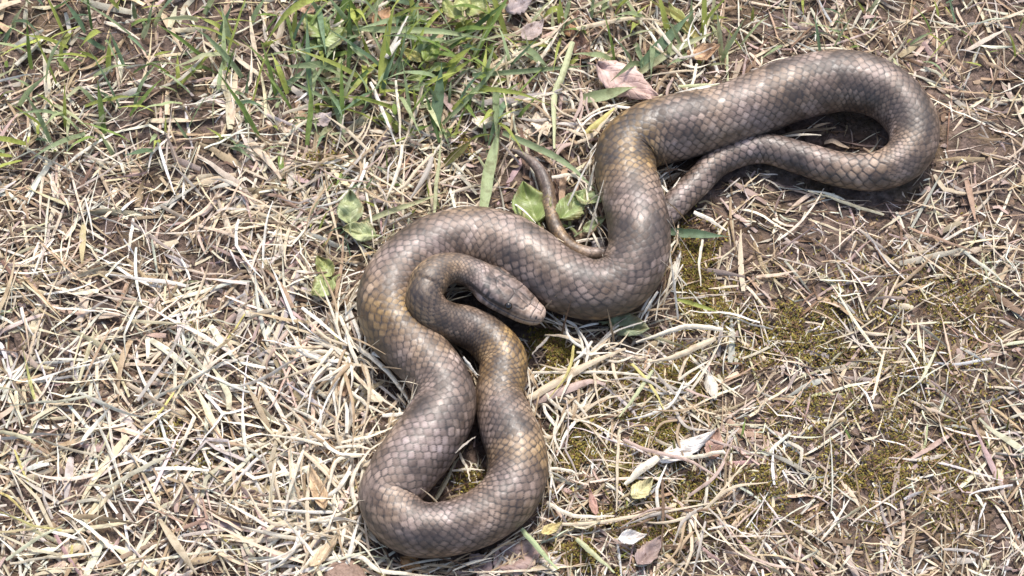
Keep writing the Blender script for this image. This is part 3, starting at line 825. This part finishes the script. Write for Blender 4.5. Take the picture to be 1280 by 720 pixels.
# ------------------------------------------------------------------ single straws worth pointing at
ST = [
    ([(466, 441, 22), (500, 454, 34), (540, 471, 40)], 5.5, 'white', 'thick white straw from the left heap lying across the middle of the coil'),
    ([(455, 436, 20), (460, 400, 45), (464, 358, 62)], 3, 'pale', 'thin upright straw against the left side of the coil'),
    ([(466, 442, 20), (486, 420, 48), (506, 399, 62)], 3.2, 'pale', 'thin straw rising from the left heap over the coil'),
    ([(438, 428, 16), (470, 452, 22), (495, 478, 22), (519, 516, 16)], 5.5, 'pale', 'bowed bleached straw running down from the left heap to the coil'),
    ([(579, 446, 60), (590, 460, 46), (601, 471, 34)], 2.6, 'white', 'short white straw bridging the gap between neck and coil'),
    ([(654, 503, 12), (710, 470, 15), (745, 451, 16), (782, 436, 15)], 8.5, 'cream', 'thick cream straw pointing at the lower coil from the right'),
    ([(666, 465, 8), (740, 465, 11), (795, 467, 12), (868, 483, 8)], 3.4, 'pale', 'long thin straw lying level right of the lower coil'),
    ([(894, 423, 12), (845, 446, 14), (812, 453, 11)], 6.5, 'cream', 'bent cream straw with a tan joint near the right edge'),
    ([(904, 412, 12), (860, 408, 14), (820, 420, 14), (795, 428, 10)], 5.5, 'pale', 'curved pale straw above the bent cream straw at the right'),
    ([(667, 501, 5), (700, 488, 9), (735, 477, 11), (757, 480, 9)], 12, 'pink', 'wide pinkish flattened straw below the thick cream straw'),
    ([(823, 364, 44), (811, 382, 26), (800, 402, 8)], 3, 'white', 'short straw leaning on the snake below its right bend'),
    ([(686, 420, 14), (675, 432, 12), (665, 443, 10)], 3, 'grey', 'short grey straw beside the snout and neck'),
    ([(816, 463, 14), (795, 494, 15), (774, 521, 12)], 4, 'palegreen', 'greenish straw slanting down left across the moss'),
    ([(790, 455, 10), (812, 480, 14), (832, 515, 10)], 3.6, 'yellow', 'yellowish straw crossing the greenish one on the moss'),
    ([(822, 571, 12), (800, 586, 13), (781, 606, 8)], 9, 'pale', 'pale bent stalk joined below the large white husk'),
    ([(829, 600, 18), (830, 645, 14), (827, 692, 5)], 3.2, 'brown', 'thin brown upright stalk in the lower right'),
    ([(721, 674, 9), (742, 693, 12), (768, 716, 12)], 5.5, 'palegreen', 'pale green straw slanting on the moss at the bottom'),
    ([(652, 661, 18), (672, 684, 13), (697, 712, 9)], 5.5, 'mint', 'pale green straw pointing from the lowest coil to the bottom edge'),
    ([(684, 628, 7), (722, 645, 11), (768, 645, 9)], 5, 'pale', 'bowed pale straw right of the lowest coil'),
    ([(700, 655, 8), (735, 654, 10), (780, 648, 9), (905, 627, 8)], 4.2, 'cream', 'very long cream straw reaching the right edge in the lower right'),
    ([(679, 593, 8), (690, 586, 10), (715, 588, 11), (723, 600, 8)], 3.6, 'pale', 'hooked pale straw touching the right side of the lowest coil'),
    ([(773, 545, 12), (772, 585, 15), (770, 640, 10)], 3.2, 'cream', 'upright thin straw below the moss in the lower right'),
    ([(780, 550, 10), (805, 562, 14), (860, 575, 14), (905, 601, 11)], 4.6, 'pink', 'pinkish straw passing under the large white husk'),
    ([(905, 565, 10), (870, 571, 13), (828, 574, 13)], 4.4, 'pale', 'split pale straw beside the large white husk'),
    ([(440, 20, 20), (410, 35, 15), (396, 20, 14)], 3.4, 'pale', 'pale bent straw among the bright green leaves at the top left'),
    ([(507, 48, 22), (495, 55, 24), (482, 72, 18), (510, 20, 34)], 5, 'white', 'white split straw beside the yellow green stem'),
    ([(463, 103, 14), (478, 140, 16), (496, 184, 8)], 4, 'white', 'white straw slanting down right below the yellow green stem'),
    ([(495, 100, 18), (498, 140, 16), (500, 186, 6)], 3.2, 'pale', 'thin upright straw right of the white slanting one'),
    ([(530, 104, 18), (518, 145, 15), (503, 186, 7)], 4, 'cream', 'cream straw slanting down left to meet two other straws'),
    ([(503, 182, 14), (497, 214, 16), (477, 262, 9)], 4, 'pale', 'long pale straw running down left above the coil'),
    ([(541, 193, 12), (520, 214, 15), (500, 236, 12), (460, 250, 7)], 3.6, 'cream', 'cream straw crossing the long pale straw above the coil'),
    ([(540, 196, 15), (527, 226, 16), (512, 250, 10)], 5.5, 'grey', 'greyish broad straw pointing to the top of the coil'),
    ([(716, 53, 22), (702, 95, 16), (693, 122, 12), (693, 186, 8)], 7, 'palegreen', 'broad bleached blade bending down left of the pink dead leaf'),
    ([(640, 132, 10), (668, 122, 13), (735, 110, 12)], 4, 'pale', 'curved pale straw left of the pink dead leaf'),
    ([(640, 70, 12), (680, 50, 15), (712, 22, 18)], 4.4, 'cream', 'cream straw slanting up right at the top'),
    ([(670, 84, 14), (690, 52, 16), (703, 30, 15)], 4, 'pale', 'pale straw crossing the slanting cream straw at the top'),
    ([(757, 132, 8), (785, 134, 10), (806, 133, 9)], 3.6, 'white', 'white straw lying level just below the pink dead leaf'),
    ([(730, 168, 8), (748, 152, 12), (768, 135, 13)], 7, 'yellow', 'yellowish broad straw beside the upper bend of the snake'),
    ([(722, 178, 8), (742, 168, 12), (766, 140, 14)], 5, 'cream', 'cream straw below the yellowish one at the upper bend'),
    ([(848, 108, 10), (880, 107, 18), (908, 105, 24)], 4.5, 'palegreen', 'pale straw lying along the upper edge of the snake at the right edge'),
    ([(763, 0, 18), (765, 22, 16), (745, 47, 10)], 3.6, 'tan', 'hooked tan straw at the top middle'),
    ([(720, 36, 14), (780, 24, 14), (830, 26, 10)], 6, 'cream', 'wide cream straw lying level at the top right'),
    ([(690, 222, 12), (715, 220, 14), (738, 232, 10)], 5, 'pale', 'short pale straw between the tail and the upper bend'),
    ([(720, 302, 8), (742, 298, 10), (758, 297, 8)], 3, 'pale', 'thin straw in the hollow above the tail'),
    ([(827, 232, 12), (838, 240, 16), (850, 222, 22)], 3, 'white', 'short forked straw between tail and body at the right'),
    ([(868, 265, 8), (885, 272, 10), (908, 288, 8)], 5.5, 'white', 'white straw lying right of the tail'),
    ([(878, 300, 10), (873, 330, 14), (876, 358, 10)], 3.2, 'pale', 'thin curved straw over the moss at the right edge'),
    ([(568, 566, 44), (580, 556, 38), (594, 546, 34)], 3, 'grey', 'short grey straw wedged in the gap between the lower coils'),
    ([(575, 566, 10), (584, 585, 12), (588, 602, 9)], 3, 'pale', 'thin straw standing in the hollow of the lowest coil'),
    ([(565, 588, 8), (590, 587, 9), (606, 588, 8)], 3, 'pale', 'thin straw lying level in the hollow of the lowest coil'),
    ([(402, 700, 8), (450, 697, 10), (478, 715, 12), (560, 722, 10)], 5.5, 'pale', 'long pale straw bowed along the bottom edge'),
    ([(445, 655, 8), (463, 670, 12), (485, 685, 10)], 3.4, 'cream', 'cream straw below the left side of the lowest coil'),
    ([(378, 385, 12), (420, 420, 20), (445, 436, 20)], 4.6, 'white', 'white straw reaching from the left edge into the heap'),
    ([(425, 394, 20), (432, 412, 24), (448, 440, 18)], 4, 'pale', 'pale straw pointing up left out of the heap'),
    ([(437, 388, 26), (446, 410, 26), (452, 440, 18)], 4, 'white', 'white straw pointing up out of the heap'),
    ([(455, 450, 18), (462, 490, 20), (455, 530, 12)], 4.4, 'cream', 'cream straw falling from the heap toward the lower left'),
    ([(478, 520, 12), (498, 517, 15), (518, 516, 14)], 5, 'white', 'white straw lying level against the coil below the heap'),
    ([(440, 490, 14), (462, 508, 16), (485, 520, 12)], 4, 'pale', 'pale straw meeting the level white straw below the heap'),
    ([(446, 640, 8), (440, 600, 14), (460, 565, 18), (482, 550, 16)], 4.6, 'pale', 'bowed pale straw hugging the left side of the lowest coil'),
    ([(380, 566, 10), (405, 590, 14), (438, 630, 10)], 4.6, 'cream', 'cream straw slanting down right at the left edge'),
    ([(378, 655, 8), (430, 640, 12), (452, 622, 14)], 4.4, 'pale', 'pale straw slanting up right near the left edge'),
    ([(430, 720, 10), (440, 680, 16), (450, 645, 14)], 4.2, 'white', 'white straw standing near the brown pebble'),
]
for pts, w, tn, lab in ST:
    single('dry_straw', pts, w * 1.2, TINT[tn], lab, 'straw', 'single dry straws around the snake', M_STRAW, arch=.6, taper0=.8, taper1=.4, twist=.4, jit=.8, lift=6)

# the larger loose straws of each heap, alike among themselves
HEAP_SEEN = {}


def heap(n, org, spread_r, ang, ln, wd, pal, lab, grp, z=(6, 20)):
    made = 0; tries = 0
    while made < n and tries < n * 30:
        tries += 1
        a = rng.uniform(*ang); L = rng.uniform(*ln); r0_ = rng.uniform(0, spread_r); b = rng.uniform(0, 6.28)
        x0 = org[0] + math.cos(b) * r0_; y0 = org[1] + math.sin(b) * r0_ * .8
        bd = rng.normal(0, .22); z0 = rng.uniform(*z); zz = z0 + rng.uniform(-.02, .22) * L
        pts = [(x0, y0, z0), (x0 + math.cos(a) * L * .5, y0 - math.sin(a) * L * .5, (z0 + zz) / 2 + .05 * L),
               (x0 + math.cos(a + bd) * L, y0 - math.sin(a + bd) * L, max(2, zz - .08 * L))]
        p = np.array(pts); Q = catmull(W(p[:, 0], p[:, 1], p[:, 2]), 12)[None]
        if not clear_of_snake(Q)[0] or above_snake(Q)[0]: continue
        names = list(pal); pr = np.array([pal[k] for k in names], float); pr /= pr.sum()
        key = names[rng.choice(len(names), p=pr)]; tn = TINT[key]; w_ = rng.uniform(*wd)
        sl = math.degrees(math.atan2(-(pts[2][1] - pts[0][1]), pts[2][0] - pts[0][0])) % 180
        way = 'level' if sl < 15 or sl > 165 else 'rising right' if sl < 70 else 'upright' if sl < 110 else 'falling right'
        word = dict(cream='cream', pale='pale', white='white', tan='tan', yellow='yellowish', brown='brown', grey='grey', pink='pinkish')[key]
        size = ('long ' if L > (ln[0] + ln[1]) / 2 else 'short ') + ('thick ' if w_ > (wd[0] + wd[1]) / 2 else 'thin ')
        label = f"{size}{word} straw {way} {lab}"
        if label in HEAP_SEEN and tries < n * 28: continue
        HEAP_SEEN[label] = 1
        single('dry_straw', pts, w_, tn, label, 'straw', grp, M_STRAW, K=14, cross=3, arch=.6, taper0=.8, taper1=.35, twist=.6, jit=.7)
        made += 1


heap(46, (436, 445), 26, (0, 6.28), (40, 105), (2.6, 5.0), BRIGHT, 'in the tangled heap left of the coil', 'straws in the heap left of the coil', (10, 26))
heap(36, (420, 560), 45, (0, 6.28), (40, 100), (2.4, 4.8), BRIGHT, 'below the heap along the left edge', 'straws strewn along the lower left edge', (6, 18))
heap(30, (415, 660), 40, (0, 6.28), (40, 100), (2.4, 5.2), BRIGHT, 'around the brown pebble at bottom left', 'straws of the bottom left corner', (5, 16))
heap(26, (735, 440), 38, (0, 6.28), (35, 85), (2.2, 4.2), BRIGHT, 'in the loose nest right of the snout', 'straws in the nest right of the snout', (7, 18))
heap(26, (715, 520), 34, (0, 6.28), (35, 90), (2.2, 4.2), BRIGHT, 'below the thick cream straw', 'straws below the thick cream straw', (5, 14))
heap(26, (860, 640), 40, (0, 6.28), (35, 95), (2.2, 4.4), DRY, 'in the lower right corner', 'straws of the lower right corner', (5, 14))
heap(24, (850, 500), 42, (0, 6.28), (35, 85), (2.2, 4.2), DRY, 'on the moss near the right edge', 'straws on the right hand moss', (5, 14))
heap(26, (450, 215), 50, (0, 6.28), (35, 95), (2.2, 4.4), DRY, 'above the round green leaves at left', 'straws above the round leaves', (6, 18))
heap(24, (720, 150), 40, (0, 6.28), (25, 75), (2.4, 5.2), DRY, 'left of the upper bend of the snake', 'broken straws left of the upper bend', (5, 15))
heap(24, (850, 80), 36, (0, 6.28), (25, 75), (2.2, 4.4), DRY, 'behind the snake at top right', 'broken straws behind the snake', (5, 14))

# ------------------------------------------------------------------ leaves, husks, stones
def leaf(name, cx, cy, ln, wd, ang, z, tint, label, cat, dry=True, curl=.3, fold=.25, tip=1.0, jag=.06, pitch=.1, roll=0.0, group=None, seed=1, stalk=0, root=None):
    """a leaf blade: photo centre, length and width in px, ang = direction of its tip in the ground plane"""
    if not dry: tint = tuple(np.array(tint) * .80 + np.array([.085, .085, .045]))
    r = np.random.RandomState(seed * 31 + int(cx))
    nu, nv = 22, 13
    u = np.linspace(0, 1, nu); v = np.linspace(-1, 1, nv)
    prof = np.sin(np.pi * np.clip(u, 0, 1) ** .8) ** .75
    prof = prof * (1 - .30 * tip * u ** 3)
    prof[0] = .06; prof[-1] = .03
    jl = 1 + jag * r.randn(nu); jr = 1 + jag * r.randn(nu)
    Uu, Vv = np.meshgrid(u, v, indexing='ij')
    half = np.where(Vv < 0, (prof * jl)[:, None], (prof * jr)[:, None]) * wd / 2
    xl = (Uu - .5) * ln; yl = Vv * half
    zl = fold * np.abs(yl) + curl * ln * ((Uu - .5) ** 2) * 1.6 - curl * .25 * wd * Vv ** 2 * np.sin(Uu * 5 + seed)
    zl = zl + (vnoise(Uu * 4 + seed * 3, Vv * 2 + 5, 3) - .5) * .30 * wd
    cr, sr = math.cos(roll), math.sin(roll); yl, zl = yl * cr - zl * sr, yl * sr + zl * cr
    cp, spn = math.cos(pitch), math.sin(pitch); xl, zl = xl * cp - zl * spn, xl * spn + zl * cp
    ca, sa = math.cos(ang), math.sin(ang); xg, yg = xl * ca - yl * sa, xl * sa + yl * ca
    c = W(cx, cy, z)
    zmin = zl.min()
    q = np.stack([xg, yg, zl], -1).reshape(-1, 3) * U
    b = (np.arange(nu - 1)[:, None] * nv + np.arange(nv - 1)[None, :])
    f = np.stack([b, b + nv, b + nv + 1, b + 1], -1).reshape(-1, 4)
    tn = np.broadcast_to(np.array(tint), (len(q), 3)) * (1 + .45 * (vnoise(Uu * 3 + seed, Vv * 2, 8).ravel()[:, None] - .5))
    brn = (smooth(.45, .75, vnoise(Uu * 5 + seed, Vv * 2.5 + 9, 12)) * smooth(.35, 1.0, np.maximum(np.abs(Vv), Uu ** 2)) * (.75 if not dry else .35)).ravel()[:, None]
    tn = tn * (1 - brn) + np.array([[.26, .17, .075]]) * brn
    me = mesh_np(name, q, f, dict(tint=tn, along=np.stack([Vv.ravel(), Uu.ravel()], 1)), M_DRYLEAF if dry else M_LEAF)
    o = link(name, me, label, cat, group)
    o.location = c
    if root:
        o.parent = root; o.location = Vector(c) - root.location
    md = o.modifiers.new('thick', 'SOLIDIFY'); md.thickness = (.9 if dry else .7) * U; md.offset = 0
    if stalk:
        k0 = q.reshape(nu, nv, 3)[0, nv // 2]
        e = k0 + np.array([-ca, -sa, -.25]) * stalk * U
        pv, pq, pa = ribbon_arrays(catmull(np.stack([k0, (k0 + e) / 2 + np.array([0, 0, .06 * stalk * U]), e]), 8)[None], np.array([2.6 * U]), np.array([tint]) * .9, 3, .6, .9, .8)
        link('stalk', mesh_np('stalk', pv, pq, pa, M_LEAF if not dry else M_STRAW), parent=o)
    return o


PI = math.pi
GL = (.17, .25, .065)
leaf('dead_leaf', 784, 103, 92, 46, -.55, 16, (.62, .45, .40), 'large pinkish dead leaf lying behind the upper bend of the snake', 'leaf', curl=.15, fold=-.2, seed=2, pitch=-.08, roll=.1, stalk=14)
leaf('dead_leaf', 667, 39, 40, 24, .8, 10, (.46, .38, .35), 'small greyish pink dead leaf near the top, left of the brown curled leaves', 'leaf', seed=3)
leaf('dead_leaf', 727, 62, 52, 24, -1.2, 8, (.20, .11, .075), 'dark brown curled dead leaf at the top middle', 'leaf', curl=.5, seed=4)
leaf('dead_leaf', 712, 38, 34, 18, 2.2, 12, (.36, .20, .10), 'rusty brown dead leaf above the dark curled one', 'leaf', curl=.5, seed=5)
leaf('dead_leaf', 880, 66, 46, 26, .3, 10, (.52, .34, .20), 'tan orange dead leaf behind the snake near the right edge', 'leaf', curl=.4, seed=6)
leaf('dead_leaf', 384, 10, 34, 26, -1.0, 10, (.55, .37, .26), 'orange pink dead leaf in the top left corner', 'leaf', seed=7)
leaf('dead_leaf', 478, 24, 36, 24, 1.0, 9, (.50, .30, .17), 'orange brown dead leaf behind the yellow green stem', 'leaf', seed=8)
leaf('dead_leaf', 525, 12, 40, 18, .1, 8, (.40, .24, .16), 'reddish brown dead leaf at the top edge', 'leaf', seed=9)
leaf('dead_leaf', 403, 150, 30, 24, .6, 7, (.42, .36, .36), 'mauve grey dead leaf at the left edge below the green blades', 'leaf', curl=.5, seed=10, jag=.12)
leaf('dead_leaf', 608, 152, 36, 20, .2, 10, (.76, .68, .55), 'cream curled dead leaf above the top coil', 'leaf', curl=.6, seed=11)
leaf('dead_leaf', 650, 8, 42, 24, .5, 8, (.40, .34, .34), 'grey mauve leaf fragment at the top edge', 'leaf', seed=12, jag=.14)
leaf('dead_leaf', 678, 158, 40, 24, -1.2, 9, (.68, .58, .44), 'pale cream dead leaf left of the upper bend', 'leaf', curl=.3, seed=13, jag=.12)
leaf('dead_leaf', 893, 556, 40, 22, 1.3, 9, (.40, .25, .19), 'reddish brown dead leaf at the right edge beside the white husk', 'leaf', curl=.3, seed=14)
leaf('dead_leaf', 791, 673, 34, 18, .1, 11, (.84, .80, .74), 'white curled leaf flake in the lower right', 'leaf', curl=.5, seed=15)
leaf('dead_leaf', 812, 690, 46, 26, .9, 7, (.33, .25, .23), 'mauve brown dead leaf below the white flake', 'leaf', curl=.35, seed=16)
leaf('dead_leaf', 690, 661, 28, 13, .5, 12, (.64, .54, .24), 'small yellow dead leaf right of the lowest coil', 'leaf', curl=.3, seed=17)
leaf('dead_leaf', 733, 656, 34, 11, .1, 12, (.78, .70, .50), 'cream leaf strip right of the small yellow leaf', 'leaf', curl=.3, seed=18)
leaf('dead_leaf', 514, 706, 28, 20, -.6, 7, (.46, .25, .10), 'small orange brown dead leaf below the lowest coil', 'leaf', curl=.4, seed=19, jag=.15)
leaf('dead_leaf', 648, 697, 62, 46, .3, 4, (.38, .27, .24), 'pinkish brown dead leaf pressed flat at the bottom edge', 'leaf', curl=.1, seed=20, jag=.12)
leaf('dead_leaf', 600, 706, 34, 26, 2.4, 4, (.30, .22, .21), 'dull purplish dead leaf between the lowest coil and the bottom edge', 'leaf', curl=.2, seed=21, jag=.12)
leaf('dead_leaf', 397, 612, 60, 18, 1.9, 14, (.60, .44, .27), 'tan folded dead leaf standing in the straw at the lower left', 'leaf', curl=.4, fold=.6, seed=22)
leaf('dead_leaf', 407, 690, 54, 15, .9, 14, (.62, .50, .33), 'tan narrow dead leaf near the bottom left corner', 'leaf', curl=.4, fold=.6, seed=23)
leaf('dead_leaf', 428, 475, 50, 15, 1.7, 16, (.52, .36, .24), 'pinkish tan dead leaf in the middle of the straw heap', 'leaf', curl=.3, fold=.6, seed=24)
leaf('dead_leaf', 803, 612, 34, 22, .7, 8, (.60, .56, .30), 'yellowish leaf fragment below the bent stalk of the husk', 'leaf', curl=.4, seed=25, jag=.1)
leaf('dead_leaf', 741, 629, 34, 10, 1.8, 8, (.50, .30, .24), 'narrow reddish leaf strip right of the lowest coil', 'leaf', curl=.3, seed=26)
leaf('husk', 858, 558, 78, 24, .48, 15, (.84, .80, .74), 'large white dry husk lying near the right edge', 'husk', curl=.12, fold=-.5, seed=27, jag=.05)
leaf('husk', 890, 484, 40, 17, -1.4, 11, (.84, .80, .70), 'small white dry husk standing at the right edge', 'husk', curl=.2, fold=-.5, seed=28)
leaf('husk', 443, 250, 32, 9, 1.2, 14, (.62, .50, .36), 'tan narrow husk behind the round pale leaf', 'husk', curl=.2, fold=-.5, seed=29)
# fresh leaves


def plant(bx, by, label, leaves):
    """a small weed: a stem at (bx, by) and its leaves (cx, cy, length, width, angle, height, tint, keywords)"""
    root = bpy.data.objects.new('seedling', None); COL.objects.link(root)
    root['label'] = label; root['category'] = 'seedling'
    root.location = W(bx, by, 0)
    rl = np.array(root.location)
    for (cx, cy, ln, wd, ang, z, tint, kw) in leaves:
        leaf('leaf', cx, cy, ln, wd, ang, z, tint, None, None, False, root=root, stalk=12, **kw)
        e = W(cx, cy, z) - np.array([math.cos(ang), math.sin(ang), .12]) * (ln * .5 + 8) * U
        m = (W(bx, by, 0) + e) / 2 + np.array([0, 0, .12]) * np.linalg.norm(e - rl)
        v, q, at = ribbon_arrays(catmull(np.stack([W(bx, by, 0), m, e]), 12)[None] - rl, np.array([4.2 * U]), np.array([tint]) * np.array([1.05, .95, .9]), 5, .8, 1, .7)
        link('stem', mesh_np('stem', v, q, at, M_LEAF), parent=root)


D = lambda curl=.2, fold=.25, tip=.5, jag=.05, pitch=.15, seed=1: dict(curl=curl, fold=fold, tip=tip, jag=jag, pitch=pitch, seed=seed)
plant(462, 300, 'seedling with a round pale green leaf and a mint leaf, left of the coil', [
    (438, 260, 44, 34, 1.6, 20, (.40, .47, .25), D(.15, .2, .3, .05, .25, 31)), (449, 290, 42, 28, -.15 + PI, 15, (.54, .62, .34), D(.15, .2, .5, .05, .05, 32))])
plant(416, 352, 'seedling with two small yellow green leaves near the left edge', [
    (405, 334, 32, 24, 2.2, 11, (.38, .45, .14), D(.3, .25, .5, .06, .2, 33)), (403, 361, 34, 32, -2.4, 11, (.42, .51, .20), D(.2, .25, .3, .05, .1, 34))])
plant(672, 285, 'broad bright green leaf on a short stem inside the curve of the tail', [
    (663, 255, 60, 52, 1.9, 9, (.22, .32, .08), D(.15, .2, .4, .06, .1, 35))])
plant(712, 284, 'bright green seedling between the tail and the upright part of the snake', [
    (716, 257, 52, 34, .9, 13, (.28, .39, .13), D(.25, .25, .7, .06, .2, 36)), (738, 249, 38, 24, -.4, 20, (.42, .52, .25), D(.25, .3, .8, .05, .2, 37)),
    (744, 281, 36, 16, .5, 12, (.31, .40, .20), D(.25, .4, .8, .05, .3, 38))])
plant(770, 402, 'dusty sage green leaf poking out under the right bend of the snake', [
    (786, 409, 52, 32, -.2, 10, (.33, .40, .24), D(.1, .2, .5, .05, .02, 39))])
plant(410, 62, 'seedling with two bright green leaves in the top left corner', [
    (393, 33, 46, 34, 2.4, 22, (.25, .37, .08), D(.25, .25, .5, .07, .2, 40)), (418, 47, 46, 34, .5, 20, (.33, .43, .16), D(.2, .25, .5, .07, .15, 41)),
    (398, 56, 30, 22, 3.4, 14, (.30, .40, .10), D(.3, .3, .5, .07, .1, 48))])
plant(582, 40, 'yellow green clover at the top edge above the coil', [
    (563, 12, 36, 22, 2.2, 26, (.47, .53, .18), D(.25, .3, .5, .05, .2, 42)), (596, 8, 38, 27, .9, 28, (.46, .53, .19), D(.25, .3, .5, .05, .2, 43)),
    (578, 2, 32, 22, 1.6, 34, (.44, .50, .17), D(.25, .3, .5, .05, .2, 49)), (612, 18, 28, 20, .2, 20, (.42, .48, .15), D(.25, .3, .5, .05, .2, 50))])
plant(531, 92, 'low weed with lime, yellow and dark green leaves right of the yellow green stem', [
    (540, 66, 32, 24, .9, 18, (.28, .41, .07), D(.3, .3, .5, .07, .2, 44)), (514, 70, 34, 15, 2.7, 16, (.56, .51, .14), D(.3, .3, .8, .05, .2, 45)),
    (520, 98, 30, 14, 3.5, 10, (.20, .27, .065), D(.3, .3, .8, .05, .2, 46)), (550, 84, 26, 15, .2, 13, (.30, .40, .09), D(.3, .3, .8, .06, .2, 51))])
leaf('green_leaf', 845, 18, 36, 16, 2.2, 16, (.46, .49, .15), 'yellow green leaf at the top edge near the right', 'leaf', False, .3, .3, .8, .04, .2, stalk=12, seed=47)


def pebble(cx, cy, rx, ry, rz, z, mat, label, seed=1):
    n = 18; m = 30
    u = np.linspace(0, math.pi, n); v = np.linspace(0, 2 * math.pi, m, endpoint=False)
    Uu, Vv = np.meshgrid(u, v, indexing='ij')
    d = np.stack([np.sin(Uu) * np.cos(Vv), np.sin(Uu) * np.sin(Vv), np.cos(Uu)], -1)
    k = 1 + .14 * (vnoise(d[..., 0] * 2 + seed, d[..., 1] * 2 + d[..., 2] * 1.3, seed) - .5) * 2
    k[0] = k[0].mean(); k[-1] = k[-1].mean()
    q = (d * k[..., None] * np.array([rx, ry, rz])).reshape(-1, 3) * U
    b = (np.arange(n - 1)[:, None] * m + np.arange(m)[None, :]); b1 = (np.arange(n - 1)[:, None] * m + np.mod(np.arange(m) + 1, m)[None, :])
    f = np.stack([b, b + m, b1 + m, b1], -1).reshape(-1, 4)
    o = link('pebble', mesh_np('pebble', q, f, None, mat), label, 'pebble')
    o.location = W(cx, cy, z)
    return o


pebble(428, 722, 25, 22, 12, 9, mat_stone('brown_stone', (.16, .10, .07), (.36, .25, .19)), 'smooth brown pebble half out of view at the bottom left', 3)
pebble(748, 306, 9, 8, 6, 4, mat_stone('grey_stone', (.30, .26, .24), (.55, .50, .47)), 'small pale grey pebble in the hollow above the tail', 5)
